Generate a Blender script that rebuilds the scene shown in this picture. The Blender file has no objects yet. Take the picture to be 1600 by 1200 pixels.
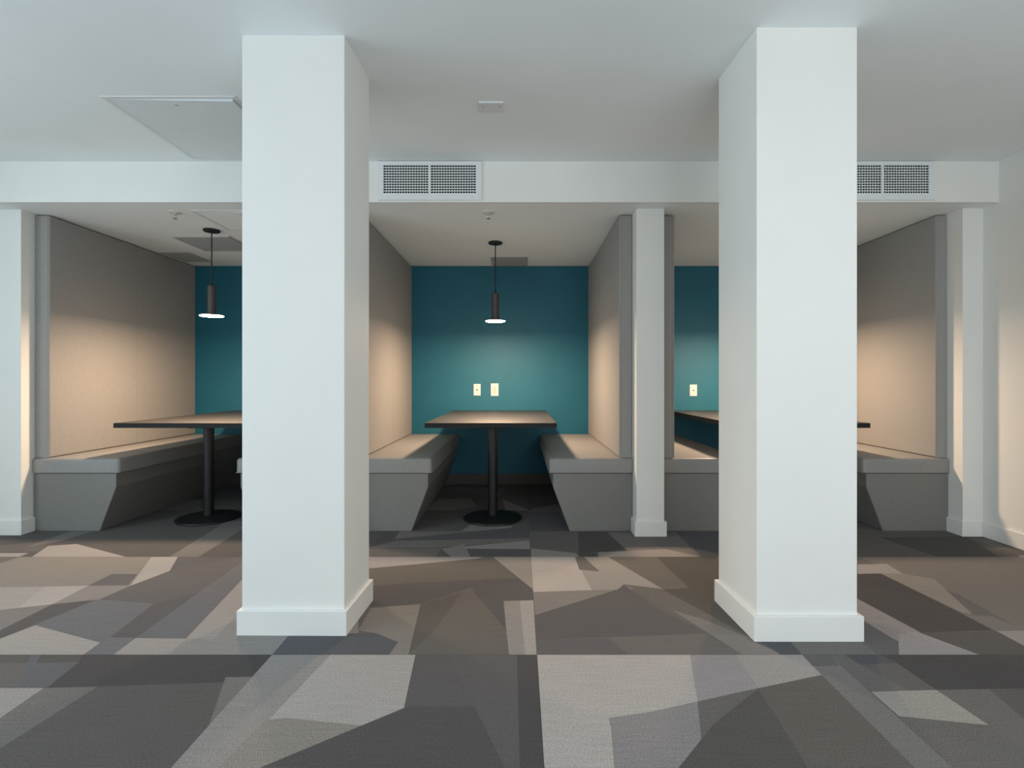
import bpy, bmesh, math, random
from mathutils import Vector, Matrix
from mathutils.geometry import tessellate_polygon

sc = bpy.context.scene
COL = sc.collection

# ------------------------------------------------------------------ camera
cam_d = bpy.data.cameras.new('camera')
cam_d.sensor_width = 36.0
cam_d.lens = 18.0                       # 800 px on a 1600 px wide frame
cam_d.shift_x = -12 / 1600
cam_d.shift_y = -5 / 1600
cam_d.clip_start = 0.05
cam = bpy.data.objects.new('camera', cam_d)
COL.objects.link(cam)
cam.location = (0, 0, 1.04)
cam.rotation_euler = (math.radians(90), 0, 0)
sc.camera = cam

# ------------------------------------------------------------------ exposure, sky, daylight
vs = sc.view_settings
vs.view_transform = 'Standard'
vs.look = 'None'
vs.gamma = 1.0
vs.exposure = 0.14
vs.use_curve_mapping = False

world = bpy.data.worlds.new('sky')
world.use_nodes = True
bg = world.node_tree.nodes['Background']
bg.inputs['Color'].default_value = (0.66, 0.80, 1.0, 1)
bg.inputs['Strength'].default_value = 1.0
sc.world = world


def window_light(name, loc, rot, sx, sy, power, color):
    d = bpy.data.lights.new(name, 'AREA')
    d.shape = 'RECTANGLE'
    d.size, d.size_y = sx, sy
    d.energy = power
    d.color = color
    o = bpy.data.objects.new(name, d)
    COL.objects.link(o)
    o.location = loc
    o.rotation_euler = rot
    return o


# daylight entering by the tall windows behind the camera and along the left side
window_light('daylight_rear_window', (-2.4, -1.14, 1.25), (math.radians(90), 0, 0), 2.7, 2.1, 13, (0.90, 0.98, 1.0))
window_light('daylight_rear_window', (1.45, -1.14, 1.25), (math.radians(90), 0, 0), 2.7, 2.1, 44, (1.0, 0.985, 0.965))
window_light('daylight_side_window', (-4.22, 0.45, 1.25), (math.radians(90), 0, math.radians(-90)), 3.0, 2.1, 63, (0.82, 0.96, 1.0))


# ------------------------------------------------------------------ materials
def new_mat(name, color, rough=0.6, noise=0.0, nscale=60, bump=0.0, bscale=200, bdist=0.002, spec=0.5,
            metallic=0.0, stretch=(1, 1, 1), emit=None, estr=0.0, sheen=0.0):
    m = bpy.data.materials.new(name)
    m.use_nodes = True
    nt = m.node_tree
    b = nt.nodes['Principled BSDF']
    b.inputs['Base Color'].default_value = (*color, 1)
    b.inputs['Roughness'].default_value = rough
    b.inputs['Specular IOR Level'].default_value = spec
    b.inputs['Metallic'].default_value = metallic
    if sheen:
        b.inputs['Sheen Weight'].default_value = sheen
    if emit:
        b.inputs['Emission Color'].default_value = (*emit, 1)
        b.inputs['Emission Strength'].default_value = estr
    tc = nt.nodes.new('ShaderNodeTexCoord')
    mp = nt.nodes.new('ShaderNodeMapping')
    mp.inputs['Scale'].default_value = stretch
    nt.links.new(tc.outputs['Object'], mp.inputs['Vector'])
    if noise:
        n = nt.nodes.new('ShaderNodeTexNoise')
        n.inputs['Scale'].default_value = nscale
        n.inputs['Detail'].default_value = 3
        nt.links.new(mp.outputs[0], n.inputs['Vector'])
        r = nt.nodes.new('ShaderNodeMapRange')
        r.inputs['From Min'].default_value = 0.3
        r.inputs['From Max'].default_value = 0.7
        r.inputs['To Min'].default_value = 1 - noise
        r.inputs['To Max'].default_value = 1 + noise
        nt.links.new(n.outputs['Fac'], r.inputs['Value'])
        mx = nt.nodes.new('ShaderNodeMix')
        mx.data_type = 'RGBA'
        mx.blend_type = 'MULTIPLY'
        mx.inputs['Factor'].default_value = 1
        mx.inputs['A'].default_value = (*color, 1)
        nt.links.new(r.outputs[0], mx.inputs['B'])
        nt.links.new(mx.outputs['Result'], b.inputs['Base Color'])
    if bump:
        n2 = nt.nodes.new('ShaderNodeTexNoise')
        n2.inputs['Scale'].default_value = bscale
        n2.inputs['Detail'].default_value = 2
        nt.links.new(mp.outputs[0], n2.inputs['Vector'])
        bp = nt.nodes.new('ShaderNodeBump')
        bp.inputs['Strength'].default_value = bump
        bp.inputs['Distance'].default_value = bdist
        nt.links.new(n2.outputs['Fac'], bp.inputs['Height'])
        nt.links.new(bp.outputs[0], b.inputs['Normal'])
    return m


M = {
    'wall': new_mat('white_wall_paint', (0.775, 0.793, 0.765), 0.65, noise=0.012, nscale=4, bump=0.05, bscale=350, bdist=0.0006),
    'ceil': new_mat('ceiling_paint', (0.85, 0.905, 0.92), 0.9, noise=0.012, nscale=3, spec=0.2),  # bluish tint put into the paint to offset warm lamp bounce
    'trim': new_mat('white_gloss_trim', (0.78, 0.795, 0.77), 0.38, noise=0.01, nscale=6),
    'teal': new_mat('teal_wall_paint', (0.008, 0.122, 0.186), 0.6, spec=0.45, noise=0.03, nscale=5, bump=0.05, bscale=350, bdist=0.0006),
    'teal_base': new_mat('dark_rubber_base', (0.075, 0.068, 0.062), 0.6, noise=0.03, nscale=30),
    'fabric': new_mat('grey_woven_fabric', (0.31, 0.307, 0.293), 0.95, noise=0.16, nscale=260, bump=0.35, bscale=420, bdist=0.0015, spec=0.15, stretch=(1, 1, 1.0)),
    'vinyl': new_mat('grey_vinyl_leather', (0.245, 0.245, 0.236), 0.46, noise=0.04, nscale=40, bump=0.10, bscale=300, bdist=0.001),
    'laminate': new_mat('grey_bench_laminate', (0.188, 0.188, 0.178), 0.5, noise=0.03, nscale=50),
    'top': new_mat('dark_table_laminate', (0.022, 0.021, 0.020), 0.50, noise=0.08, nscale=30, stretch=(0.4, 3, 1), spec=0.9),
    'edge': new_mat('dark_table_edge_band', (0.014, 0.015, 0.015), 0.6, spec=0.25, noise=0.05, nscale=60),
    'black': new_mat('black_powder_coat', (0.010, 0.011, 0.012), 0.42, spec=0.4, noise=0.06, nscale=120),
    'shade': new_mat('dark_bronze_lamp_metal', (0.050, 0.046, 0.042), 0.5, noise=0.05, nscale=80),
    'glow': new_mat('warm_glowing_lens', (0.9, 0.85, 0.78), 0.5, noise=0.01, nscale=10, emit=(1.0, 0.69, 0.46), estr=610),
    'vent': new_mat('white_vent_enamel', (0.74, 0.78, 0.79), 0.45, noise=0.01, nscale=20),
    'duct_shade': new_mat('painted_duct_shade', (0.006, 0.006, 0.006), 0.9, spec=0.1, noise=0.05, nscale=20),
    'hatch': new_mat('ceiling_hatch_enamel', (0.71, 0.765, 0.79), 0.55, noise=0.015, nscale=10),
    'hatch_dark': new_mat('grey_ceiling_grille_metal', (0.40, 0.415, 0.41), 0.6, noise=0.03, nscale=30),
    'plate': new_mat('white_outlet_plastic', (0.66, 0.65, 0.63), 0.35, noise=0.01, nscale=40),
    'insert': new_mat('ivory_outlet_insert', (0.62, 0.55, 0.46), 0.4, noise=0.01, nscale=40),
    'slot': new_mat('dark_socket_hole', (0.045, 0.035, 0.028), 0.6, noise=0.02, nscale=40),
    'chrome': new_mat('satin_chrome', (0.72, 0.72, 0.70), 0.25, noise=0.02, nscale=60, metallic=1.0),
    'winframe': new_mat('dark_window_aluminium', (0.10, 0.10, 0.105), 0.4, noise=0.02, nscale=30, metallic=0.4),
    'gap': new_mat('dark_shadow_gap', (0.03, 0.03, 0.03), 0.9, noise=0.02, nscale=30),
}


def glass_mat():
    m = bpy.data.materials.new('clear_window_glass')
    m.use_nodes = True
    b = m.node_tree.nodes['Principled BSDF']
    b.inputs['Roughness'].default_value = 0.02
    b.inputs['Transmission Weight'].default_value = 1
    b.inputs['IOR'].default_value = 1.05
    return m


M['glass'] = glass_mat()


def carpet_mat():
    m = bpy.data.materials.new('patterned_loop_carpet')
    m.use_nodes = True
    nt = m.node_tree
    b = nt.nodes['Principled BSDF']
    b.inputs['Roughness'].default_value = 1.0
    b.inputs['Specular IOR Level'].default_value = 0.1
    b.inputs['Sheen Weight'].default_value = 0.06
    at = nt.nodes.new('ShaderNodeAttribute')
    at.attribute_name = 'yarn'
    tc = nt.nodes.new('ShaderNodeTexCoord')
    n = nt.nodes.new('ShaderNodeTexNoise')
    n.inputs['Scale'].default_value = 220
    n.inputs['Detail'].default_value = 3
    nt.links.new(tc.outputs['Object'], n.inputs['Vector'])
    r = nt.nodes.new('ShaderNodeMapRange')
    r.inputs['From Min'].default_value = 0.3
    r.inputs['From Max'].default_value = 0.7
    r.inputs['To Min'].default_value = 0.72
    r.inputs['To Max'].default_value = 1.28
    nt.links.new(n.outputs['Fac'], r.inputs['Value'])
    mp = nt.nodes.new('ShaderNodeMapping')
    mp.inputs['Scale'].default_value = (6, 160, 1)
    nt.links.new(tc.outputs['Object'], mp.inputs['Vector'])
    n2 = nt.nodes.new('ShaderNodeTexNoise')
    n2.inputs['Scale'].default_value = 1
    n2.inputs['Detail'].default_value = 2
    nt.links.new(mp.outputs[0], n2.inputs['Vector'])
    r2 = nt.nodes.new('ShaderNodeMapRange')
    r2.inputs['From Min'].default_value = 0.3
    r2.inputs['From Max'].default_value = 0.7
    r2.inputs['To Min'].default_value = 0.93
    r2.inputs['To Max'].default_value = 1.07
    nt.links.new(n2.outputs['Fac'], r2.inputs['Value'])
    mul = nt.nodes.new('ShaderNodeMath')
    mul.operation = 'MULTIPLY'
    nt.links.new(r.outputs[0], mul.inputs[0])
    nt.links.new(r2.outputs[0], mul.inputs[1])
    mx = nt.nodes.new('ShaderNodeMix')
    mx.data_type = 'RGBA'
    mx.blend_type = 'MULTIPLY'
    mx.inputs['Factor'].default_value = 1
    nt.links.new(at.outputs['Color'], mx.inputs['A'])
    nt.links.new(mul.outputs[0], mx.inputs['B'])
    nt.links.new(mx.outputs['Result'], b.inputs['Base Color'])
    bp = nt.nodes.new('ShaderNodeBump')
    bp.inputs['Strength'].default_value = 0.4
    bp.inputs['Distance'].default_value = 0.003
    nt.links.new(n.outputs['Fac'], bp.inputs['Height'])
    nt.links.new(bp.outputs[0], b.inputs['Normal'])
    return m


M['carpet'] = carpet_mat()


# ------------------------------------------------------------------ helpers
def add_box(bm, x0, x1, y0, y1, z0, z1, r=0.0, seg=2, edges=None):
    """A box; r bevels all its edges, or those for which edges(v0, v1) is true."""
    res = bmesh.ops.create_cube(bm, size=1)
    vs_ = res['verts']
    for v in vs_:
        v.co = Vector((x0 + (v.co.x + .5) * (x1 - x0), y0 + (v.co.y + .5) * (y1 - y0), z0 + (v.co.z + .5) * (z1 - z0)))
    if r:
        es = {e for v in vs_ for e in v.link_edges}
        if edges:
            es = {e for e in es if edges(e.verts[0].co, e.verts[1].co)}
        bmesh.ops.bevel(bm, geom=list(es), offset=r, segments=seg, profile=0.5, affect='EDGES')
    return bm


def box(*a, **k):
    return add_box(bmesh.new(), *a, **k)


def lathe(profile, cx, cy, seg=40, caps=True):
    """Surface of revolution about a vertical axis; profile = [(radius, z), ...]."""
    bm = bmesh.new()
    rings = []
    for r, z in profile:
        if r < 1e-6:
            rings.append([bm.verts.new((cx, cy, z))])
        else:
            rings.append([bm.verts.new((cx + r * math.cos(2 * math.pi * i / seg), cy + r * math.sin(2 * math.pi * i / seg), z)) for i in range(seg)])
    for a, b in zip(rings, rings[1:]):
        for i in range(seg):
            j = (i + 1) % seg
            if len(a) == 1 and len(b) > 1:
                bm.faces.new((a[0], b[i], b[j]))
            elif len(b) == 1 and len(a) > 1:
                bm.faces.new((a[i], b[0], a[j]))
            elif len(a) > 1:
                bm.faces.new((a[i], b[i], b[j], a[j]))
    if caps:
        if len(rings[0]) > 1:
            bm.faces.new(rings[0])
        if len(rings[-1]) > 1:
            bm.faces.new(rings[-1])
    bmesh.ops.recalc_face_normals(bm, faces=bm.faces)
    return bm


def tube(pts, r, seg=8):
    bm = bmesh.new()
    rings = []
    for k, p in enumerate(pts):
        p = Vector(p)
        t = (Vector(pts[min(k + 1, len(pts) - 1)]) - Vector(pts[max(k - 1, 0)])).normalized()
        u = t.cross(Vector((0.3, 0.9, 0.2))).normalized()
        w = t.cross(u)
        rings.append([bm.verts.new(p + r * (math.cos(2 * math.pi * i / seg) * u + math.sin(2 * math.pi * i / seg) * w)) for i in range(seg)])
    for a, b in zip(rings, rings[1:]):
        for i in range(seg):
            bm.faces.new((a[i], a[(i + 1) % seg], b[(i + 1) % seg], b[i]))
    bm.faces.new(rings[0])
    bm.faces.new(rings[-1])
    bmesh.ops.recalc_face_normals(bm, faces=bm.faces)
    return bm


def prism_y(outline, y0, y1):
    """Outline in (x, z), pulled along y."""
    bm = bmesh.new()
    a = [bm.verts.new((x, y0, z)) for x, z in outline]
    b = [bm.verts.new((x, y1, z)) for x, z in outline]
    bm.faces.new(a)
    bm.faces.new(b)
    n = len(outline)
    for i in range(n):
        bm.faces.new((a[i], a[(i + 1) % n], b[(i + 1) % n], b[i]))
    bmesh.ops.recalc_face_normals(bm, faces=bm.faces)
    return bm


def prism_z(outline, z0, z1):
    bm = bmesh.new()
    a = [bm.verts.new((x, y, z0)) for x, y in outline]
    b = [bm.verts.new((x, y, z1)) for x, y in outline]
    bm.faces.new(a)
    bm.faces.new(b)
    n = len(outline)
    for i in range(n):
        bm.faces.new((a[i], a[(i + 1) % n], b[(i + 1) % n], b[i]))
    bmesh.ops.recalc_face_normals(bm, faces=bm.faces)
    return bm


def world_loc(o):
    v = Vector((0, 0, 0))
    while o:
        v += Vector(o.location)
        o = o.parent
    return v


def obj(name, bm, mat, parent=None, smooth=False, label=None, origin=None):
    """Link a bmesh given in world coordinates as ONE mesh object (a part when it has a parent)."""
    off = world_loc(parent) if parent else Vector((0, 0, 0))
    o_loc = Vector(origin) if origin else off
    for v in bm.verts:
        v.co -= o_loc
    me = bpy.data.meshes.new(name)
    bm.to_mesh(me)
    bm.free()
    me.materials.append(M[mat])
    if smooth:
        for p in me.polygons:
            p.use_smooth = True
        me.set_sharp_from_angle(angle=math.radians(40))
    o = bpy.data.objects.new(name, me)
    COL.objects.link(o)
    if parent:
        o.parent = parent
        o.location = o_loc - off
    else:
        o.location = o_loc
    if label:
        o['label'] = label
    return o


def thing(name, label, cat, loc, group=None):
    o = bpy.data.objects.new(name, None)
    o.empty_display_size = 0.05
    COL.objects.link(o)
    o.location = loc
    o['label'] = label
    o['category'] = cat
    if group:
        o['group'] = group
    return o


def struct(name, bm, mat, label=None, parent=None):
    o = obj(name, bm, mat, parent)
    if not parent:
        o['kind'] = 'structure'
    if label:
        o['label'] = label
    return o


def share(src, parent, dx=0, dy=0, dz=0):
    c = src.copy()
    COL.objects.link(c)
    c.parent = parent
    c.location = src.location + Vector((dx, dy, dz))
    return c


# ------------------------------------------------------------------ dimensions (metres)
CEIL = 2.46          # open room
SOFF = 2.195         # lowered ceiling over the booths
YH = 3.312           # face of the header
YB = 3.54            # front of the benches
YW = 5.15            # back wall of the booths
XR = 3.10            # right hand wall
XL = -4.3            # left hand wall of the open room
YR = -1.2            # window wall behind the camera
SEAT = 0.505
BB = 0.10            # baseboard height
BT = 0.014           # baseboard thickness

# ------------------------------------------------------------------ room shell
flo = struct('floor', box(XL, XR + 0.15, YR, YW + 0.1, -0.12, -0.008), 'teal_base', 'patterned grey carpet floor')
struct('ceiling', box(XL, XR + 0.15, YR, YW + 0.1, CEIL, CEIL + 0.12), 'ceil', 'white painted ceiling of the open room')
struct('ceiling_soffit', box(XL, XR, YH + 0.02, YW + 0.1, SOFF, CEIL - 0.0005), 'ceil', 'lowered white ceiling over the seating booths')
struct('wall_header', box(XL, XR, YH, YH + 0.02, SOFF, CEIL - 0.0005), 'wall', 'white front of the bulkhead over the booths')
struct('wall_back', box(XL, XR, YW, YW + 0.1, 0, SOFF), 'teal', 'teal painted back wall of the booths')
struct('wall_right', box(XR, XR + 0.15, YR, YW + 0.1, 0, CEIL), 'wall', 'white wall at the right')
struct('wall_left', box(XL - 0.12, XL, YR, -1.1, 0, CEIL), 'wall')
struct('wall_left', box(XL - 0.12, XL, 2.0, YW, 0, CEIL), 'wall')
struct('wall_left', box(XL - 0.12, XL, -1.1, 2.0, 0, 0.15), 'wall')
struct('wall_left', box(XL - 0.12, XL, -1.1, 2.0, 2.35, CEIL), 'wall')
for a, b, z0, z1 in ((XL, -3.8, 0, CEIL), (-1.0, 0.05, 0, CEIL), (2.85, XR, 0, CEIL), (-3.8, -1.0, 0, 0.15), (-3.8, -1.0, 2.35, CEIL), (0.05, 2.85, 0, 0.15), (0.05, 2.85, 2.35, CEIL)):
    struct('wall_rear', box(a, b, YR - 0.12, YR, z0, z1), 'wall')


def window(idx, p0, p1, z0, z1, axis, at, n):
    """A glazed opening with frame, mullions and one pane between each pair of mullions."""
    def bx(a, b, za, zb, d0, d1):
        return box(a, b, at + d0, at + d1, za, zb) if axis == 'x' else box(at + d0, at + d1, a, b, za, zb)
    f = bmesh.new()
    t = 0.05
    parts = [(p0, p1, z0, z0 + t), (p0, p1, z1 - t, z1), (p0, p0 + t, z0 + t, z1 - t), (p1 - t, p1, z0 + t, z1 - t)]
    for a, b, za, zb in parts:
        if axis == 'x':
            add_box(f, a, b, at - 0.10, at - 0.03, za, zb)
        else:
            add_box(f, at - 0.10, at - 0.03, a, b, za, zb)
    o = obj('window_%d' % idx, f, 'winframe')
    o['kind'] = 'structure'
    w = (p1 - p0 - 2 * t) / n
    for i in range(n):
        a = p0 + t + i * w
        if i:
            obj('mullion', bx(a - 0.02, a + 0.02, z0 + t, z1 - t, -0.10, -0.03), 'winframe', o)
        obj('pane', bx(a + 0.021, a + w - 0.021, z0 + t, z1 - t, -0.07, -0.064), 'glass', o)


window(1, -3.8, -1.0, 0.15, 2.35, 'x', YR, 4)
window(2, 0.05, 2.85, 0.15, 2.35, 'x', YR, 3)
window(3, -1.1, 2.0, 0.15, 2.35, 'y', XL, 3)

# blocks and partitions that carry the panels, each with its own baseboard
XLE = -3.365                                     # inner face of the left block
struct('wall_block_left', box(XL, XLE, 3.455, YW, 0, SOFF), 'wall', 'white wall beside the left booth')
bm = box(XL, XLE + 0.001, 3.455 - BT, 3.455, 0, BB, r=0.003)
add_box(bm, XLE, XLE + BT, 3.455 - BT, YB + 0.035, 0, BB, r=0.003)
struct('baseboard_left', bm, 'trim')
PL0, PL1 = -1.363, -1.182                        # partition between left and middle booth
PR0, PR1 = 0.782, 0.968                          # partition between middle and right booth
XRB = 2.965                                      # inner face of the right block
YC = 3.427


def partition(side, x0, x1, label):
    struct('wall_partition_' + side, box(x0, x1, YC, YW, 0, SOFF, r=0.003, seg=1), 'wall', label)
    bm = box(x0 - BT, x1 + BT, YC - BT, YC, 0, BB, r=0.003)
    add_box(bm, x0 - BT, x0, YC, YB, 0, BB, r=0.003)
    add_box(bm, x1, x1 + BT, YC, YB, 0, BB, r=0.003)
    struct('baseboard_partition_' + side, bm, 'trim')


partition('left', PL0, PL1, 'white end of the partition hidden behind the left pillar')
partition('right', PR0, PR1, 'narrow white end of the partition between the middle and right booths')
struct('wall_block_right', box(XRB, XR, YC, YW, 0, SOFF), 'wall', 'narrow white wall return beside the right booth')
bm = box(XRB - BT, XR - BT, YC - BT, YC, 0, BB, r=0.003)
add_box(bm, XRB - BT, XRB, YC, YB + 0.02, 0, BB, r=0.003)
struct('baseboard_return_right', bm, 'trim')
struct('baseboard_right', box(XR - BT, XR, YR, YC, 0, BB, r=0.003), 'trim')
struct('baseboard_back', box(PL1 + 0.095, PR0 - 0.095, YW - 0.010, YW, 0, 0.105, r=0.003), 'teal_base')
struct('baseboard_back', box(XLE + 0.1, PL0 - 0.1, YW - 0.010, YW, 0, 0.105, r=0.003), 'teal_base')
struct('baseboard_back', box(PR1 + 0.1, XRB - 0.1, YW - 0.010, YW, 0, 0.105, r=0.003), 'teal_base')


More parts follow.
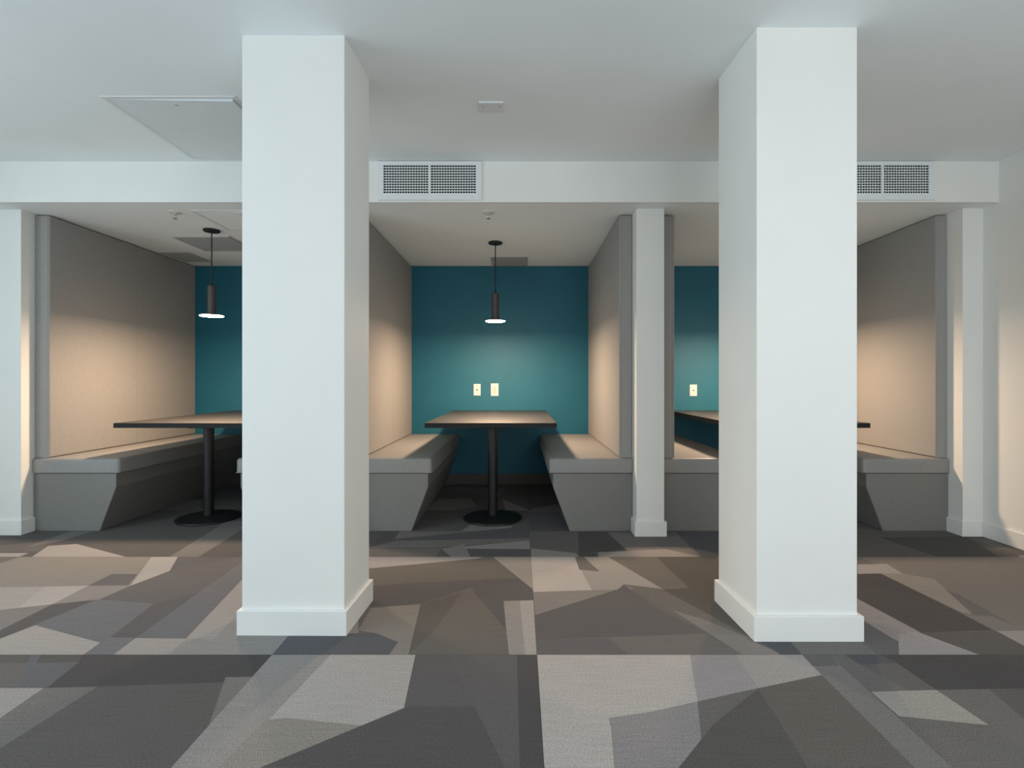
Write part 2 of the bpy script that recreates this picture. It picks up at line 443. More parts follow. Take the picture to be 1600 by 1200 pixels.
# ------------------------------------------------------------------ carpet
CARPET = [
    ('AL', 100, '', [(-3.431,1.944),(-1.973,1.944),(-1.396,1.375),(-2.943,1.375)]),
    ('AL', 98, '', [(-2.702,1.944),(-1.81,1.944),(-1.701,1.733),(-2.409,1.733)]),
    ('AL', 88, '', [(-2.702,1.944),(-1.81,1.944),(-1.785,1.887),(-2.616,1.882)]),
    ('AL', 97, 'n', [(-1.856,1.944),(-1.662,1.944),(-1.629,1.891),(-1.601,1.733),(-1.701,1.733)]),
    ('AL', 84, '', [(-1.818,1.944),(-1.662,1.944),(-1.629,1.891),(-1.783,1.887)]),
    ('AL', 75, 'v', [(-1.662,1.944),(-0.94,1.944),(-0.94,1.799),(-1.032,1.797),(-1.02,1.766),(-1.437,1.737),(-1.601,1.733),(-1.629,1.891)]),
    ('AL', 148, '', [(-2.409,1.733),(-1.612,1.733),(-1.602,1.579),(-1.64,1.18)]),
    ('AL', 110, '', [(-1.612,1.733),(-1.436,1.741),(-1.478,1.375),(-1.59,1.375)]),
    ('AL', 91, '', [(-1.436,1.741),(-1.02,1.766),(-0.861,1.375),(-1.478,1.375)]),
    ('AL', 116, '', [(-1.032,1.797),(-0.94,1.799),(-0.938,1.546)]),
    ('AL', 142, '', [(-0.94,1.944),(-0.717,1.944),(-0.799,1.375),(-0.937,1.375)]),
    ('AL', 164, '', [(-0.717,1.944),(-0.396,1.944),(-0.368,1.628),(-0.469,1.551),(-0.7,1.375),(-0.799,1.375)]),
    ('AL', 136, 't', [(-0.779,1.57),(-0.715,1.58),(-0.528,1.552),(-0.328,1.524),(-0.296,1.375),(-0.811,1.375)]),
    ('AL', 94, 'v', [(-0.396,1.944),(-0.267,1.944),(-0.04,1.375),(-0.7,1.375),(-0.469,1.551),(-0.347,1.635),(-0.368,1.628)]),
    ('AL', 86, 'v', [(-0.347,1.635),(-0.143,1.635),(-0.04,1.375),(-0.7,1.375),(-0.469,1.551)]),
    ('AL', 96, 'v', [(-0.267,1.944),(-0.01,1.944),(0.0,1.375),(-0.04,1.375)]),
    ('AL', 80, 'v', [(-0.01,1.944),(0.066,1.944),(0.067,1.375),(0.0,1.375)]),
    ('AR', 172, '', [(0.066,1.944),(0.646,1.944),(0.577,1.661),(0.423,1.612),(0.274,1.579),(0.275,1.541),(0.254,1.375),(0.067,1.375)]),
    ('AR', 138, 'v', [(0.423,1.612),(0.577,1.661),(0.547,1.552),(0.495,1.375),(0.254,1.375),(0.276,1.546),(0.274,1.579)]),
    ('AR', 150, 'v', [(0.646,1.944),(0.821,1.944),(0.808,1.733),(0.577,1.661)]),
    ('AR', 157, '', [(0.821,1.944),(1.072,1.944),(1.068,1.811),(0.808,1.733)]),
    ('AR', 104, '', [(0.577,1.661),(0.806,1.73),(0.601,1.561),(0.426,1.375),(0.495,1.375)]),
    ('AR', 88, '', [(0.806,1.73),(0.791,1.551),(0.775,1.375),(0.426,1.375),(0.588,1.552)]),
    ('AR', 98, 't', [(0.804,1.73),(1.068,1.811),(1.068,1.588),(1.062,1.375),(0.775,1.375),(0.792,1.552)]),
    ('AR', 118, '', [(1.072,1.944),(1.174,1.944),(1.165,1.375),(1.062,1.375),(1.068,1.811)]),
    ('AR', 102, '', [(1.072,1.944),(1.174,1.944),(1.169,1.87),(1.068,1.865)]),
    ('AR', 104, '', [(1.174,1.944),(1.247,1.944),(1.306,1.719),(1.175,1.712)]),
    ('AR', 86, 'n', [(1.234,1.944),(1.368,1.944),(1.398,1.887),(1.248,1.874)]),
    ('AR', 96, '', [(1.248,1.874),(1.391,1.887),(1.402,1.723),(1.306,1.719)]),
    ('AR', 74, 'v', [(1.368,1.944),(2.401,1.944),(2.163,1.752),(1.704,1.73),(1.402,1.723),(1.391,1.887)]),
    ('AR', 152, 't', [(1.175,1.712),(1.402,1.723),(1.417,1.546),(1.177,1.588)]),
    ('AR', 104, '', [(1.177,1.588),(1.417,1.546),(1.423,1.375),(1.165,1.375)]),
    ('AR', 106, '', [(1.402,1.723),(1.582,1.726),(1.552,1.576),(1.509,1.375),(1.423,1.375),(1.417,1.546)]),
    ('AR', 92, '', [(1.582,1.726),(1.704,1.73),(2.163,1.752),(1.698,1.375),(1.509,1.375),(1.552,1.576)]),
    ('BL', 102, '', [(-4.962,3.025),(0.106,3.025),(0.068,1.944),(-3.188,1.944)]),
    ('BL', 128, 't', [(-3.168,2.279),(-3.452,2.484),(-2.963,2.919),(-2.946,3.025),(-2.163,3.025),(-1.976,2.6),(-2.184,2.6),(-2.614,2.576)]),
    ('BL', 157, '', [(-2.175,3.025),(-2.019,3.025),(-1.915,2.801),(-1.976,2.6)]),
    ('BL', 97, 'v', [(-2.194,2.755),(-2.056,2.755),(-1.989,2.6),(-2.191,2.6)]),
    ('BL', 150, '', [(-3.051,2.412),(-2.614,2.576),(-2.191,2.6),(-2.175,2.384),(-2.359,2.324),(-2.77,2.189)]),
    ('BL', 158, '', [(-2.397,2.584),(-2.191,2.6),(-2.175,2.384),(-2.297,2.344)]),
    ('BL', 128, '', [(-2.191,2.6),(-1.976,2.6),(-2.001,2.433),(-2.175,2.384)]),
    ('BL', 118, '', [(-2.77,2.189),(-2.359,2.324),(-2.175,2.384),(-2.165,2.133),(-2.18,1.913),(-2.193,1.733)]),
    ('BL', 86, 'v', [(-2.175,2.384),(-2.013,2.433),(-2.095,2.065),(-2.141,1.878),(-2.18,1.913),(-2.165,2.133)]),
    ('BL', 95, 'v', [(-2.019,3.025),(-1.638,3.025),(-1.558,3.025),(-1.569,2.899),(-1.551,2.521),(-1.7,2.377),(-2.001,2.433),(-1.915,2.801)]),
    ('BL', 106, 'n', [(-2.001,2.433),(-1.709,2.391),(-1.66,2.075),(-1.666,2.034),(-2.061,2.178)]),
    ('BL', 90, 'v', [(-1.705,2.384),(-1.577,2.514),(-1.552,2.07),(-1.66,2.075)]),
    ('BL', 104, 'n', [(-1.577,2.514),(-1.591,2.94),(-1.452,2.82),(-1.453,2.684),(-1.36,2.065),(-1.552,2.07)]),
    ('BL', 146, '', [(-1.453,2.684),(-1.43,2.919),(-1.217,2.484),(-1.228,2.059),(-1.347,2.065)]),
    ('BL', 138, '', [(-1.228,2.059),(-1.269,2.344),(-0.92,2.919),(-0.663,2.106),(-0.917,2.085),(-0.936,1.944),(-1.543,1.944),(-1.552,2.07),(-1.36,2.065)]),
    ('BL', 147, '', [(-1.552,2.07),(-1.347,2.065),(-1.329,1.944),(-1.543,1.944)]),
    ('BL', 152, '', [(-2.061,2.178),(-1.666,2.034),(-1.657,1.944),(-2.216,1.944),(-2.141,1.878),(-2.095,2.065)]),
    ('BL', 108, 'n', [(-1.666,2.034),(-1.66,2.075),(-1.552,2.07),(-1.543,1.944),(-1.657,1.944)]),
    ('BL', 92, 'n', [(-0.944,2.085),(-0.587,2.117),(-0.484,2.039),(-0.484,1.944),(-0.94,1.944)]),
    ('BL', 98, 't', [(-0.888,2.82),(-0.834,2.84),(-0.251,2.993),(-0.139,3.004),(0.067,2.552),(0.067,2.433),(-0.076,2.419),(-0.059,2.133),(-0.248,2.576),(-0.468,2.384),(-0.688,2.344)]),
    ('BL', 89, 'v', [(-0.764,2.6),(-0.307,2.667),(-0.014,2.701),(0.067,2.552),(0.067,2.433),(-0.076,2.419),(-0.059,2.144),(-0.248,2.576),(-0.468,2.384),(-0.692,2.357)]),
    ('BL', 150, 'v', [(-0.953,3.025),(-0.216,3.025),(-0.251,2.993),(-0.834,2.84),(-0.888,2.82)]),
    ('BL', 142, '', [(-0.159,3.025),(0.068,3.025),(0.067,2.552)]),
    ('BL', 128, 't', [(-0.462,2.384),(-0.423,1.944),(-0.496,1.944),(-0.484,2.039),(-0.585,2.106),(-0.672,2.133),(-0.68,2.344)]),
    ('BL', 100, 't', [(-0.462,2.384),(-0.248,2.576),(-0.059,2.133),(-0.041,1.944),(-0.423,1.944)]),
    ('BL', 92, 't', [(-0.462,2.384),(-0.284,2.521),(-0.361,2.106),(-0.421,1.958)]),
    ('BL', 140, '', [(-0.076,2.419),(0.0,2.422),(0.027,1.944),(-0.041,1.944)]),
    ('BL', 159, '', [(0.0,2.422),(0.067,2.426),(0.066,1.944),(0.022,1.944)]),
    ('BR', 100, '', [(0.049,3.025),(3.736,3.025),(2.401,1.944),(0.066,1.944)]),
    ('BR', 172, '', [(0.064,3.025),(0.318,3.025),(0.359,2.544),(0.066,2.521)]),
    ('BR', 148, '', [(0.318,3.025),(0.522,3.025),(0.72,2.56),(0.359,2.544)]),
    ('BR', 104, '', [(0.329,3.025),(0.378,3.025),(0.436,2.792),(0.328,2.82)]),
    ('BR', 104, 't', [(0.522,3.025),(0.806,3.025),(0.851,2.568),(0.714,2.56)]),
    ('BR', 126, '', [(0.066,2.521),(0.488,2.552),(0.068,2.273)]),
    ('BR', 94, 'v', [(0.068,2.273),(0.488,2.552),(0.533,2.616),(0.633,2.324),(0.775,2.117),(0.488,2.075),(0.064,2.054)]),
    ('BR', 103, 't', [(0.533,2.616),(0.714,2.56),(0.951,2.039),(0.775,2.117)]),
    ('BR', 122, '', [(0.691,2.324),(0.803,2.231),(0.945,2.054),(0.775,2.117)]),
    ('BR', 86, 't', [(0.806,3.025),(1.157,3.025),(1.227,2.82),(0.957,2.08),(0.921,2.117),(0.711,2.552),(0.851,2.568)]),
    ('BR', 88, '', [(0.919,2.426),(0.945,2.054),(0.921,2.117),(0.848,2.261)]),
    ('BR', 107, '', [(0.064,2.054),(0.771,2.106),(0.846,1.944),(0.066,1.944)]),
    ('BR', 99, 'v', [(0.064,2.054),(0.357,2.07),(0.413,1.944),(0.066,1.944)]),
    ('BR', 128, '', [(0.775,2.117),(0.905,2.08),(1.004,1.944),(0.846,1.944)]),
    ('BR', 88, 'n', [(0.964,2.039),(1.078,2.039),(1.072,1.944),(0.991,1.944)]),
    ('BR', 113, '', [(1.081,2.044),(1.367,2.044),(1.356,1.944),(1.072,1.944)]),
    ('BR', 114, 't', [(1.997,3.025),(3.736,3.025),(2.21,1.789),(2.101,2.133),(2.136,2.484)]),
    ('BR', 150, '', [(1.913,2.899),(2.084,2.909),(2.066,2.755),(1.812,2.746)]),
    ('BR', 132, 't', [(1.949,2.764),(2.073,2.764),(2.174,2.684),(2.017,2.279),(1.985,2.292)]),
    ('BR', 74, 'v', [(1.606,2.746),(1.949,2.764),(1.981,2.133),(1.649,2.117),(1.612,2.447),(1.586,2.6)]),
    ('BR', 138, 'v', [(1.588,2.658),(1.612,2.447),(1.658,2.112),(1.556,2.106),(1.51,2.044),(1.484,2.219),(1.45,2.377)]),
    ('BR', 97, 'n', [(1.45,2.377),(1.492,2.231),(1.506,2.039),(1.441,1.944),(1.356,1.944),(1.364,2.039),(1.253,2.054)]),
    ('BR', 149, 'v', [(1.556,2.106),(1.649,2.117),(1.745,1.944),(1.441,1.944)]),
    ('BR', 86, '', [(1.649,2.117),(1.976,2.128),(2.012,1.944),(1.745,1.944)]),
    ('BR', 114, '', [(1.975,2.279),(2.086,2.261),(2.107,2.139),(1.976,2.128)]),
    ('BR', 142, '', [(1.982,2.128),(2.101,2.133),(2.158,1.944),(1.978,1.944)]),
    ('CL', 86, '', [(-7.234,4.099),(0.092,4.099),(0.068,3.025),(-5.34,3.025)]),
    ('CL', 150, '', [(-2.971,3.225),(-2.822,3.263),(-2.326,3.025),(-2.882,3.025)]),
    ('CL', 148, '', [(-3.371,3.093),(-2.965,3.093),(-2.957,3.025),(-3.298,3.025)]),
    ('CL', 96, '', [(-3.286,3.237),(-3.045,3.328),(-2.929,3.116),(-3.163,3.116)]),
    ('CL', 112, '', [(-3.088,3.2),(-3.107,3.54),(-2.952,3.54),(-2.97,3.328)]),
    ('CL', 112, '', [(-2.069,3.025),(-2.17,3.799),(-1.957,3.799),(-1.898,3.025)]),
    ('CL', 80, '', [(-0.936,3.188),(-0.938,3.54),(-0.832,3.54),(-0.821,3.368)]),
    ('CL', 112, '', [(-0.832,3.54),(-0.363,3.54),(-0.101,3.665),(-0.053,3.54),(-0.821,3.368)]),
    ('CL', 128, '', [(-0.407,3.54),(-0.356,3.698),(-0.055,3.665),(-0.053,3.556)]),
    ('CL', 84, 'n', [(-0.821,3.368),(0.069,3.665),(0.072,3.396),(-0.466,3.328)]),
    ('CL', 110, '', [(-0.936,3.188),(-0.799,3.328),(0.072,3.382),(0.071,3.341),(-0.526,3.188)]),
    ('CL', 138, '', [(-0.484,3.176),(0.071,3.341),(0.067,3.163)]),
    ('CL', 128, '', [(-0.482,3.163),(-0.355,3.263),(-0.291,3.025),(-0.405,3.025)]),
    ('CL', 84, 'n', [(-0.324,3.163),(0.067,3.152),(0.064,3.025),(-0.291,3.025)]),
    ('CL', 106, 't', [(-0.933,3.176),(-0.484,3.176),(-0.499,3.025),(-0.953,3.025)]),
    ('CL', 92, 'v', [(-0.761,3.54),(-0.789,3.782),(-0.425,3.906),(-0.364,3.782),(-0.5,3.571)]),
    ('CR', 98, '', [(0.041,4.099),(5.062,4.099),(3.736,3.025),(0.061,3.025)]),
    ('CR', 80, 'n', [(0.066,4.059),(0.32,4.059),(0.345,3.54),(0.075,3.54)]),
    ('CR', 96, '', [(0.074,3.467),(0.338,3.511),(0.354,3.116),(0.067,3.176)]),
    ('CR', 74, '', [(0.401,3.525),(0.599,3.525),(0.657,3.128),(0.357,3.104)]),
    ('CR', 140, '', [(0.071,3.176),(0.34,3.093),(0.352,3.025),(0.068,3.025)]),
    ('CR', 80, '', [(0.349,3.104),(0.458,3.104),(0.469,3.025),(0.352,3.025)]),
    ('CR', 138, '', [(0.477,3.104),(0.902,3.163),(1.07,3.025),(0.465,3.025)]),
    ('CR', 114, '', [(0.599,3.525),(0.756,3.496),(0.902,3.163),(0.661,3.128)]),
    ('CR', 108, '', [(0.756,3.496),(1.075,3.54),(1.07,3.025),(0.902,3.163)]),
    ('CR', 88, 'n', [(1.071,3.525),(1.534,3.525),(1.316,3.025),(1.07,3.025)]),
    ('CR', 92, 't', [(2.327,3.525),(4.354,3.525),(3.736,3.025),(1.997,3.025)]),
    ('CR', 74, '', [(2.39,3.396),(2.987,3.424),(2.829,3.025),(2.47,3.025)]),
    ('CR', 104, 't', [(2.994,3.368),(3.086,3.368),(3.037,3.163),(2.958,3.163)]),
    ('CR', 150, '', [(2.971,3.048),(3.154,3.048),(3.109,3.004),(2.944,3.004)]),
    ('DL', 86, '', [(-2.003,5.136),(0.064,5.136),(0.072,4.099),(-1.598,4.099)]),
    ('DL', 118, 't', [(-0.762,4.119),(-0.714,4.497),(-0.435,4.522),(-0.338,4.223),(-0.574,4.099)]),
    ('DL', 100, '', [(-0.746,4.894),(-0.58,5.042),(-0.137,4.982),(-0.184,4.597)]),
    ('DL', 124, 't', [(-0.152,4.497),(0.072,4.119),(0.072,4.099),(-0.113,4.099)]),
    ('DR', 78, '', [(0.051,5.136),(0.565,5.136),(0.451,4.099),(0.061,4.099)]),
    ('DR', 106, '', [(0.083,4.16),(0.323,4.311),(0.328,4.099),(0.082,4.099)]),
]


SEAM = 0.0656
ROWS = {'Z': (-1.2, -0.218), 'Y': (-0.218, 0.863), 'A': (0.863, 1.944), 'B': (1.944, 3.025), 'C': (3.025, 4.106), 'D': (4.106, 5.15)}
TINT = {'': (1.02, 0.985, 0.955), 'v': (1.0, 0.965, 1.0), 'n': (0.95, 0.985, 1.10), 't': (1.04, 0.985, 0.91)}
KCARPET = 0.90


def yarn(g, t):
    v = (g / 255.0) ** 2.2 * KCARPET
    return tuple(v * c for c in TINT[t]) + (1.0,)


def clip(poly, a, b):
    """Split a convex polygon by the line a->b: (left part, right part)."""
    nx, ny = -(b[1] - a[1]), b[0] - a[0]
    ds = [(p[0] - a[0]) * nx + (p[1] - a[1]) * ny for p in poly]
    ins, out = [], []
    n = len(poly)
    for i in range(n):
        p, q, dp, dq = poly[i], poly[(i + 1) % n], ds[i], ds[(i + 1) % n]
        if dp >= 0:
            ins.append(p)
        if dp <= 0:
            out.append(p)
        if dp * dq < 0:
            t = dp / (dp - dq)
            m = (p[0] + (q[0] - p[0]) * t, p[1] + (q[1] - p[1]) * t)
            ins.append(m)
            out.append(m)
    return ins, out


def area(p):
    return 0.5 * sum(p[i][0] * p[(i + 1) % len(p)][1] - p[(i + 1) % len(p)][0] * p[i][1] for i in range(len(p)))


def overlay(faces, tri, col):
    if area(tri) < 0:
        tri = tri[::-1]
    res = []
    for poly, c in faces:
        rest = poly
        outs = []
        for i in range(len(tri)):
            ins, out = clip(rest, tri[i], tri[(i + 1) % len(tri)])
            if len(out) > 2 and abs(area(out)) > 1e-7:
                outs.append(out)
            rest = ins
            if len(rest) < 3 or abs(area(rest)) < 1e-7:
                rest = None
                break
        if rest is None:
            res.append((poly, c))
        else:
            res += [(o, c) for o in outs]
            res.append((rest, col))
    return res


def convex(p):
    s = [((p[(i + 1) % len(p)][0] - p[i][0]) * (p[(i + 2) % len(p)][1] - p[(i + 1) % len(p)][1]) -
          (p[(i + 1) % len(p)][1] - p[i][1]) * (p[(i + 2) % len(p)][0] - p[(i + 1) % len(p)][0])) for i in range(len(p))]
    return all(v >= -1e-9 for v in s) or all(v <= 1e-9 for v in s)


def carpet_tile(key, x0, x1, y0, y1, rnd):
    G = 0.0006                                            # hairline joint round each tile
    x0, x1, y0, y1 = x0 + G, x1 - G, y0 + G, y1 - G
    faces = [([(x0, y0), (x1, y0), (x1, y1), (x0, y1)], yarn(100, ''))]
    for k in range(int((x1 - x0) * 6)):                   # the woven pattern: overlapping slanted shards
        cx, cy = rnd.uniform(x0, x1), rnd.uniform(y0, y1)
        a = rnd.choice((0.02, 0.12, 0.9, 1.1, 1.25, 1.57, 2.1)) + rnd.uniform(-.06, .06)
        l, w = rnd.uniform(.25, .75), rnd.uniform(.08, .3)
        ux, uy = math.cos(a), math.sin(a)
        sk = rnd.uniform(-.8, .8)
        quad = []
        for s, t in ((-1, -1), (1, -1), (1, 1), (-1, 1)):
            du, dv = s * l + t * w * sk, t * w
            quad.append((cx + du * ux - dv * uy, cy + du * uy + dv * ux))
        faces = overlay(faces, quad, yarn(rnd.choice((80, 86, 92, 100, 106, 112, 120, 138, 150, 160)), rnd.choice(('', '', 'v', 'n', 't'))))
    for row, g, t, pts in CARPET:
        if row != key:
            continue
        if convex(pts):
            faces = overlay(faces, pts, yarn(g, t))
        else:
            for tri in tessellate_polygon([[Vector((p[0], p[1], 0)) for p in pts]]):
                faces = overlay(faces, [pts[i] for i in tri], yarn(g, t))
    index, verts, polys, cols = {}, [], [], []
    for poly, c in faces:
        ids = []
        for p in poly:
            k = (round(p[0], 4), round(p[1], 4))
            if k not in index:
                index[k] = len(verts)
                verts.append((k[0], k[1], 0.0))
            if index[k] not in ids:
                ids.append(index[k])
        if len(ids) > 2:
            if area([verts[i] for i in ids]) < 0:
                ids = ids[::-1]
            polys.append(ids)
            cols.append(c)
    base = len(verts)                                     # the cut edge of the tile
    rim = [(x0, y0), (x1, y0), (x1, y1), (x0, y1)]
    verts += [(x, y, z) for x, y in rim for z in (0.0, -0.008)]
    for i in range(4):
        j = (i + 1) % 4
        polys.append([base + 2 * i, base + 2 * i + 1, base + 2 * j + 1, base + 2 * j])
        cols.append(yarn(80, ''))
    me = bpy.data.meshes.new('carpet_tile')
    me.from_pydata(verts, [], polys)
    me.materials.append(M['carpet'])
    at = me.attributes.new('yarn', 'FLOAT_COLOR', 'FACE')
    for i, c in enumerate(cols):
        at.data[i].color = c
    o = bpy.data.objects.new('carpet_tile', me)
    COL.objects.link(o)
    o.parent = flo
    return o


rnd = random.Random(7)
for row, (y0, y1) in ROWS.items():
    carpet_tile(row + 'L', XL, SEAM, y0, y1, rnd)
    carpet_tile(row + 'R', SEAM, XR, y0, y1, rnd)


# ------------------------------------------------------------------ pillars
def pillar(label, plan, base, grp):
    """plan: shaft corners counter-clockwise from front left; base: skirting outline."""
    cx = sum(p[0] for p in plan) / 4
    cy = sum(p[1] for p in plan) / 4
    t = thing('square_pillar', label, 'pillar', (cx, cy, 0), grp)
    bm = prism_z(plan, 0, CEIL)
    bmesh.ops.bevel(bm, geom=[e for e in bm.edges if abs(e.verts[0].co.z - e.verts[1].co.z) > 1], offset=0.003, segments=2, profile=.5, affect='EDGES')
    obj('shaft', bm, 'wall', t)
    bm = prism_z(base, 0, BB)
    bmesh.ops.bevel(bm, geom=[e for e in bm.edges if max(e.verts[0].co.z, e.verts[1].co.z) > 0.05], offset=0.0025, segments=2, profile=.5, affect='EDGES')
    obj('baseboard', bm, 'trim', t)


pillar('broad white square pillar at left, standing before the left partition',
       [(-1.1425, 2.106), (-0.7205, 2.106), (-0.710, 2.415), (-1.135, 2.415)],
       [(-1.157, 2.091), (-0.7065, 2.087), (-0.695, 2.430), (-1.150, 2.430)], 'structural pillars')
pillar('white square pillar at right, the one nearest the camera, in front of the right booth',
       [(0.953, 2.058), (1.3570, 2.058), (1.352, 2.412), (0.937, 2.412)],
       [(0.936, 2.041), (1.3740, 2.041), (1.368, 2.427), (0.922, 2.427)], 'structural pillars')


# ------------------------------------------------------------------ booths
def bench(label, wall_x, edge_x):
    """Bench running from the front (YB) to the back wall; edge_x is the cushion's open edge."""
    s = 1 if edge_x > wall_x else -1
    t = thing('booth_bench', label, 'bench', ((wall_x + edge_x) / 2, (YB + YW) / 2, 0), 'upholstered booth benches')
    e = edge_x - s * 0.027
    outline = [(wall_x, 0), (e - s * 0.115, 0), (e, 0.305), (e, 0.400), (wall_x, 0.400)]
    bm = prism_y(outline, YB, YW - 0.011)
    bmesh.ops.bevel(bm, geom=[ed for ed in bm.edges if all(abs(v.co.y - YB) < 1e-5 for v in ed.verts) or (abs(ed.verts[0].co.x - ed.verts[1].co.x) < 1e-5 and abs(ed.verts[0].co.z - ed.verts[1].co.z) < 1e-5)],
                    offset=0.003, segments=1, profile=.5, affect='EDGES')
    obj('base', bm, 'laminate', t)
    x0, x1 = sorted((wall_x, edge_x - s * 0.035))
    obj('shadow_gap', box(x0 + 0.004, x1, YB + 0.006, YW - 0.012, 0.400, 0.406), 'gap', t)
    x0, x1 = sorted((wall_x + s * 0.001, edge_x))
    bm = box(x0, x1, YB - 0.010, YW - 0.011, 0.406, SEAT)
    # a crowned vinyl cushion with generous rounded edges on the open sides
    es = [ed for ed in bm.edges if not all(abs(v.co.x - (wall_x + s * 0.001)) < 1e-5 for v in ed.verts) and not all(abs(v.co.y - (YW - 0.011)) < 1e-5 for v in ed.verts) and not all(v.co.z < 0.41 for v in ed.verts)]
    bmesh.ops.bevel(bm, geom=es, offset=0.022, segments=4, profile=.5, affect='EDGES')
    cu = obj('cushion', bm, 'vinyl', t, smooth=True)
    # sewn piping along the front and open lower edge
    obj('piping', tube([(wall_x + s * 0.02, YB - 0.0085, 0.4065), (edge_x - s * 0.004, YB - 0.0085, 0.4065), (edge_x - s * 0.001, YB - 0.004, 0.4065), (edge_x - s * 0.001, YW - 0.02, 0.4065)], 0.0035, 6), 'vinyl', cu, smooth=True)
    return t


def panel(label, back_x, face_x):
    """Tall padded panel on a booth side, in two halves with a sewn seam between."""
    s = 1 if face_x > back_x else -1
    YF, YM = YB + 0.012, 4.365
    t = thing('upholstered_panel', label, 'wall panel', ((back_x + face_x) / 2, (YF + YW) / 2, SEAT), 'tall upholstered booth panels')
    z0, z1 = SEAT + 0.0015, SOFF - 0.006
    x0, x1 = sorted((back_x + s * 0.003, face_x))

    def pad(y0, y1, front):
        bm = box(x0, x1, y0, y1, z0, z1)
        def on(v, c, val):
            return abs(v.co[c] - val) < 1e-5
        def outer(ed):
            a, b = ed.verts
            face = on(a, 0, face_x) and on(b, 0, face_x)
            frt = on(a, 1, y0) and on(b, 1, y0)
            if front:
                return (face and frt) or (face and on(a, 2, z1) and on(b, 2, z1)) or (frt and on(a, 2, z1) and on(b, 2, z1)) or (face and on(a, 2, z0) and on(b, 2, z0))
            return face and ((on(a, 2, z1) and on(b, 2, z1)) or (on(a, 2, z0) and on(b, 2, z0)))
        big = [ed for ed in bm.edges if outer(ed)]
        bmesh.ops.bevel(bm, geom=big, offset=0.011, segments=4, profile=.5, affect='EDGES')
        return obj('pad', bm, 'fabric', t, smooth=True)
    pad(YF, YM - 0.0008, True)
    pad(YM + 0.0008, YW - 0.004, False)
    # sewn seam where the face turns into the front return
    xs = face_x - s * 0.0125
    obj('seam', tube([(xs, YF - 0.0004, z0 + 0.02), (xs, YF - 0.0004, (z0 + z1) / 2), (xs, YF - 0.0004, z1 - 0.01)], 0.0022, 6), 'fabric', t, smooth=True)
    return t


def table(label, x0, x1, base_x):
    t = thing('booth_table', label, 'table', (base_x, 3.873, 0), 'pedestal tables between the benches')
    y0, y1 = 3.60, YW - 0.004
    top = obj('tabletop', box(x0 + 0.0015, x1 - 0.0015, y0 + 0.0015, y1, 0.708, 0.743, r=0.0015, seg=1), 'top', t)
    e = box(x0, x1, y0, y0 + 0.0015, 0.7085, 0.7415)
    add_box(e, x0, x0 + 0.0015, y0 + 0.0015, y1, 0.7085, 0.7415)
    add_box(e, x1 - 0.0015, x1, y0 + 0.0015, y1, 0.7085, 0.7415)
    obj('edge_band', e, 'edge', top)
    by = 3.873
    obj('foot_plate', lathe([(0.216, 0.0), (0.219, 0.004), (0.219, 0.009), (0.215, 0.014), (0.15, 0.021), (0.06, 0.027), (0.04, 0.030)], base_x, by, 56), 'black', t, smooth=True)
    obj('column', lathe([(0.0365, 0.026), (0.0365, 0.690)], base_x, by, 32), 'black', t, smooth=True)
    obj('mounting_plate', box(base_x - 0.10, base_x + 0.10, by - 0.10, by + 0.10, 0.690, 0.7078, r=0.002, seg=1), 'black', t)
    for dx in (-0.1, 0.1):                                # wall bracket carrying the far end
        obj('wall_bracket', box((x0 + x1) / 2 + dx * 3 - 0.02, (x0 + x1) / 2 + dx * 3 + 0.02, y1 - 0.22, y1, 0.694, 0.7078), 'black', t)
    return t


def lamp(label, x, y):
    t = thing('pendant_lamp', label, 'lamp', (x, y, SOFF), 'pendant lamps over the booth tables')
    obj('canopy', lathe([(0.059, SOFF), (0.059, SOFF - 0.010), (0.055, SOFF - 0.014), (0.0, SOFF - 0.015)], x, y, 40), 'black', t, smooth=True)
    obj('cord', lathe([(0.0045, SOFF - 0.014), (0.0045, 1.76)], x, y, 10), 'black', t, smooth=True)
    sh = obj('shade', lathe([(0.0, 1.766), (0.026, 1.766), (0.030, 1.762), (0.030, 1.553), (0.033, 1.550)], x, y, 36), 'shade', t, smooth=True)
    obj('cord_grip', lathe([(0.008, 1.785), (0.010, 1.780), (0.010, 1.766)], x, y, 14), 'black', sh, smooth=True)
    obj('rim', lathe([(0.0, 1.553), (0.033, 1.5525), (0.078, 1.548), (0.083, 1.545), (0.083, 1.538), (0.080, 1.538)], x, y, 48, caps=False), 'shade', t, smooth=True)
    obj('lens', lathe([(0.0805, 1.5375), (0.0775, 1.5340), (0.0, 1.5330)], x, y, 48, caps=False), 'glow', t, label='warm glowing round lens')
    return t


# left booth
panel('tall grey fabric panel along the far left side of the left booth', XLE, -3.262)
panel('tall grey fabric panel of the left booth, behind the left pillar', PL0, -1.455)
bench('grey vinyl bench along the far left wall, in the left booth', XLE + 0.002, -2.763)
bench('grey vinyl bench of the left booth, mostly hidden behind the left pillar', PL0 - 0.002, -1.958)
table('dark rectangular pedestal table in the left booth, cut off by the left pillar', -2.857, -1.900, -2.352)
lamp('black pendant lamp with glowing disc hanging in the left booth', -2.358, 3.92)
# middle booth
panel('tall grey fabric panel on the left side of the middle booth', PL1, -1.085)
panel('tall grey fabric panel on the right side of the middle booth', PR0, 0.690)
bench('grey vinyl bench on the left side of the middle booth, beside the left pillar', PL1 + 0.002, -0.606)
bench('grey vinyl bench on the right side of the middle booth, beside the narrow partition end', PR0 - 0.002, 0.2035)
table('dark rectangular pedestal table in the middle booth, seen whole', -0.669, 0.262, -0.203)
lamp('black pendant lamp with glowing disc hanging in the middle booth', -0.203, 4.27)
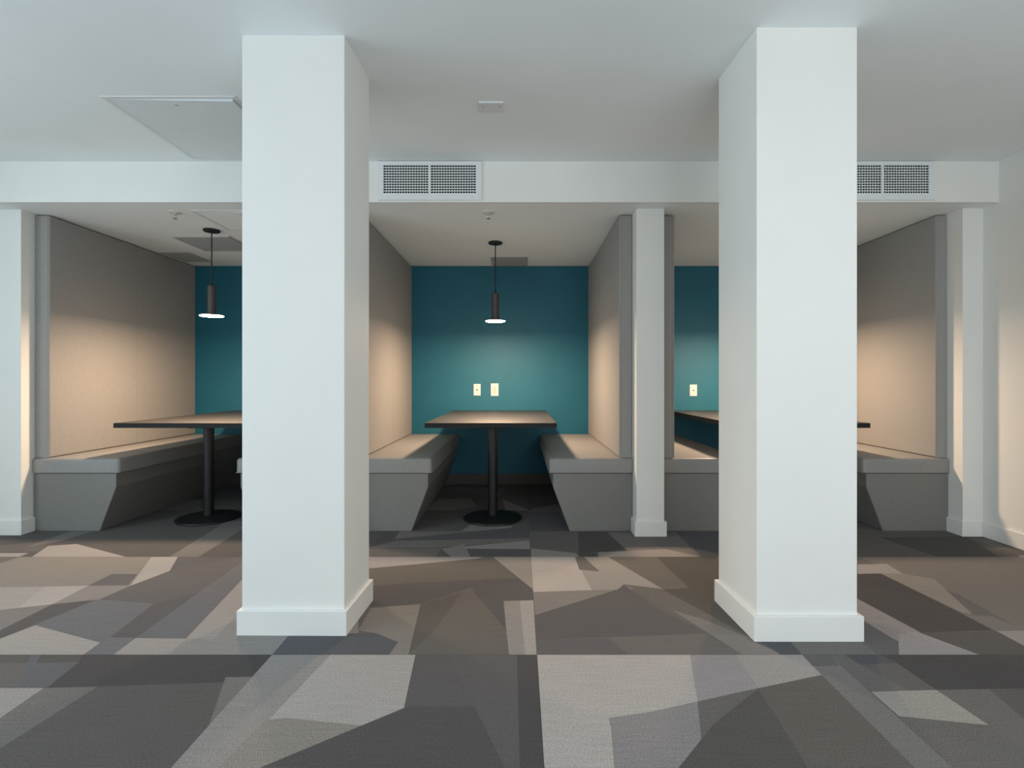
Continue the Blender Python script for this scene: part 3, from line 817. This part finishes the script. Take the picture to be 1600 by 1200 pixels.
# right booth
panel('tall grey fabric panel just right of the narrow partition end, in the right booth', PR1, 1.075)
panel('tall grey fabric panel on the far right side of the right booth', XRB, 2.888)
bench('grey vinyl bench of the right booth between the partition end and the right pillar', PR1 + 0.002, 1.565)
bench('grey vinyl bench at far right, beside the right wall', XRB - 0.002, 2.370)
table('dark pedestal table in the right booth, mostly hidden behind the right pillar', 1.494, 2.466, 1.98)
lamp('pendant lamp of the right booth, hidden behind the right pillar', 1.98, 4.27)


# ------------------------------------------------------------------ header vents
def vent(label, x0, x1):
    z0, z1 = 2.206, 2.455
    yf = YH
    t = thing('air_vent', label, 'vent', ((x0 + x1) / 2, yf, z0), 'double air grilles in the bulkhead')
    # openings measured on the frame
    g = [(x0 + 0.033, x0 + 0.322), (x0 + 0.339, x0 + 0.629)]
    gz0, gz1 = 2.246, 2.430
    f = bmesh.new()
    for a, b, c, d in ((x0, x1, gz1, z1), (x0, x1, z0, gz0), (x0, g[0][0], gz0, gz1), (g[1][1], x1, gz0, gz1)):
        add_box(f, a, b, yf - 0.012, yf - 0.0002, c, d)
    obj('frame', f, 'vent', t)
    obj('mullion', box(g[0][1], g[1][0], yf - 0.0125, yf - 0.0002, gz0, gz1, r=0.001, seg=1), 'vent', t)
    for xs in (x0 + 0.06, x1 - 0.06):
        bm = bmesh.new()
        bmesh.ops.create_uvsphere(bm, u_segments=10, v_segments=6, radius=0.004)
        for v in bm.verts:
            v.co = Vector((xs + v.co.x, yf - 0.012 + v.co.y * 0.4, z0 + 0.018 + v.co.z))
        obj('screw', bm, 'chrome', t)
    for a, b in g:
        obj('duct_shade', box(a, b, yf - 0.0022, yf - 0.0004, gz0, gz1), 'duct_shade', t)  # thin black sheet on the header face, painted as the shade inside the opening
        n = 11
        p = (gz1 - gz0) / n
        first = None
        for i in range(n + 1):
            z = gz0 + i * p
            if first is None:
                bm = box(a, b, yf - 0.0115, yf - 0.0065, z - 0.0012, z + 0.0044)
                first = obj('slat', bm, 'vent', t)
                first_z = z
            elif i < n:
                share(first, t, dz=z - first_z)
        n = 17
        p = (b - a) / n
        first = None
        for i in range(1, n):
            x = a + i * p
            if first is None:
                first = obj('fin', box(x - 0.0016, x + 0.0016, yf - 0.0065, yf - 0.0024, gz0, gz1), 'vent', t)
                first_x = x
            else:
                share(first, t, dx=x - first_x)


vent('white double grille vent in the bulkhead, beside the left pillar', -0.912, -0.248)
vent('white double grille vent in the bulkhead, partly hidden by the right pillar', 2.010, 2.674)


# ------------------------------------------------------------------ ceiling fittings
def sprinkler(label, x, y):
    t = thing('sprinkler_head', label, 'sprinkler', (x, y, SOFF), 'ceiling sprinkler heads')
    obj('escutcheon', lathe([(0.040, SOFF), (0.039, SOFF - 0.003), (0.026, SOFF - 0.007), (0.012, SOFF - 0.009)], x, y, 28), 'plate', t, smooth=True)
    obj('body', lathe([(0.010, SOFF - 0.008), (0.010, SOFF - 0.018), (0.006, SOFF - 0.021)], x, y, 14), 'chrome', t, smooth=True)
    for s in (-1, 1):
        obj('frame_arm', tube([(x + s * 0.008, y, SOFF - 0.018), (x + s * 0.012, y, SOFF - 0.028), (x + s * 0.004, y, SOFF - 0.040)], 0.0022, 6), 'chrome', t)
    obj('bulb', lathe([(0.0025, SOFF - 0.020), (0.0035, SOFF - 0.03), (0.0025, SOFF - 0.040)], x, y, 10), 'insert', t, smooth=True)
    obj('deflector', lathe([(0.004, SOFF - 0.039), (0.015, SOFF - 0.042), (0.015, SOFF - 0.0435), (0.0, SOFF - 0.044)], x, y, 16), 'chrome', t)


sprinkler('small white sprinkler head on the booth ceiling of the left booth', -2.362, 3.51)
sprinkler('small white sprinkler head on the booth ceiling in front of the middle lamp', -0.215, 3.51)


def access_panel(label, x0, x1, y0, y1, z, drop, mat='hatch', fl=0.022):
    """Flanged ceiling hatch; the door sags by drop at its right side."""
    t = thing('access_panel', label, 'access panel', ((x0 + x1) / 2, (y0 + y1) / 2, z))
    f = bmesh.new()
    for a, b, c, d in ((x0, x1, y0, y0 + fl), (x0, x1, y1 - fl, y1), (x0, x0 + fl, y0 + fl, y1 - fl), (x1 - fl, x1, y0 + fl, y1 - fl)):
        add_box(f, a, b, c, d, z - 0.003, z - 0.0002)
    obj('frame', f, 'vent', t)
    a, b, c, d = x0 + fl + 0.003, x1 - fl - 0.003, y0 + fl + 0.003, y1 - fl - 0.003
    bm = box(a, b, c, d, z - 0.0022, z - 0.0004)
    for v in bm.verts:
        if v.co.z < z - 0.001:
            v.co.z -= drop * (v.co.x - a) / (b - a)
    dr = obj('door', bm, mat, t)
    obj('latch', lathe([(0.008, z - 0.002), (0.008, z - 0.0035 - drop * .5), (0.0, z - 0.0045 - drop * .5)], (a + b) / 2, c + 0.045, 14), 'hatch_dark', dr)
    return t


access_panel('large square access hatch in the main ceiling, left of the left pillar', -2.097, -1.420, 2.553, 3.285, CEIL, 0.011)
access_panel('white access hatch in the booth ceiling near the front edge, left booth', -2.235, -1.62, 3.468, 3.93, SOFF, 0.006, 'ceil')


def ceiling_grille(label, x0, x1, y0, y1, n, th=0.006):
    t = thing('ceiling_grille', label, 'grille', ((x0 + x1) / 2, (y0 + y1) / 2, SOFF))
    fl = 0.018
    z = SOFF
    f = bmesh.new()
    for a, b, c, d in ((x0, x1, y0, y0 + fl), (x0, x1, y1 - fl, y1), (x0, x0 + fl, y0 + fl, y1 - fl), (x1 - fl, x1, y0 + fl, y1 - fl)):
        add_box(f, a, b, c, d, z - th, z - 0.0002)
    obj('frame', f, 'hatch_dark', t)
    obj('backing', box(x0 + fl, x1 - fl, y0 + fl, y1 - fl, z - 0.0014, z - 0.0004), 'hatch_dark', t)
    p = (y1 - y0 - 2 * fl) / n
    first = None
    for i in range(n):
        if first is None:
            first = obj('slat', box(x0 + fl, x1 - fl, y0 + fl + p * 0.2, y0 + fl + p * 0.85, z - th + 0.001, z - 0.0015), 'hatch_dark', t)
        else:
            share(first, t, dy=i * p)


ceiling_grille('grey square return grille in the left booth ceiling behind the lamp', -2.772, -2.318, 4.08, 4.518, 14, 0.012)
ceiling_grille('grey grille at the back left corner of the left booth ceiling', -3.235, -2.972, 4.60, 4.955, 12)
ceiling_grille('small grey grille in the middle booth ceiling above the teal wall', -0.272, 0.077, 4.765, 5.125, 12)

t = thing('junction_cover', 'small white cover plate with two screws on the main ceiling', 'cover plate', (-0.146, 2.645, CEIL))
obj('plate', box(-0.209, -0.083, 2.60, 2.690, CEIL - 0.009, CEIL - 0.0002, r=0.002, seg=2), 'vent', t)
for dx in (-0.043, 0.041):
    obj('screw', lathe([(0.005, CEIL - 0.0088), (0.005, CEIL - 0.0102), (0.0, CEIL - 0.0106)], -0.146 + dx, 2.638, 12), 'hatch_dark', t)


# ------------------------------------------------------------------ wall plates
def wall_plate(label, x0, x1, z0, z1, kind):
    y = YW
    cx, cz = (x0 + x1) / 2, (z0 + z1) / 2
    t = thing('wall_plate', label, 'outlet', (cx, y, cz), 'wall plates above the booth tables')
    bm = box(x0, x1, y - 0.006, y - 0.0002, z0, z1)
    bmesh.ops.bevel(bm, geom=[e for e in bm.edges if all(v.co.y < y - 0.005 for v in e.verts)], offset=0.003, segments=2, profile=.5, affect='EDGES')
    obj('plate', bm, 'plate', t)

    def disc(r, px, pz, mat, name, par, dep):
        b = lathe([(r, 0), (r, dep), (0.0, dep)], 0, 0, 16)
        for v in b.verts:
            v.co = Vector((px + v.co.x, y - 0.006 - v.co.z, pz + v.co.y))
        return obj(name, b, mat, par)
    for s in (-1, 1):
        disc(0.003, cx, cz + s * 0.042, 'insert', 'screw', t, 0.001)
    if kind == 'jack':
        nut = disc(0.0085, cx, cz, 'chrome', 'connector_nut', t, 0.004)
        disc(0.0055, cx, cz, 'slot', 'socket', nut, 0.0055)
    else:
        bm = box(cx - 0.0165, cx + 0.0165, y - 0.0085, y - 0.0055, cz - 0.033, cz + 0.033, r=0.001, seg=1)
        ins = obj('receptacle', bm, 'insert', t)
        for s in (-1, 1):
            for dx, h in ((-0.006, 0.0045), (0.006, 0.0035)):
                obj('slot', box(cx + dx - 0.001, cx + dx + 0.001, y - 0.0088, y - 0.008, cz + s * 0.017 - h + 0.003, cz + s * 0.017 + h + 0.003), 'slot', ins)
            obj('slot', box(cx - 0.002, cx + 0.002, y - 0.0088, y - 0.008, cz + s * 0.017 - 0.010, cz + s * 0.017 - 0.006), 'slot', ins)


wall_plate('white plate with a dark round jack, left of the pair on the middle teal wall', -0.4635, -0.3925, 0.891, 1.008, 'jack')
wall_plate('white power outlet, right of the pair on the middle teal wall', -0.290, -0.2125, 0.887, 1.013, 'power')
wall_plate('white plate with a dark round jack on the teal wall of the right booth', 1.709, 1.783, 0.886, 1.002, 'jack')
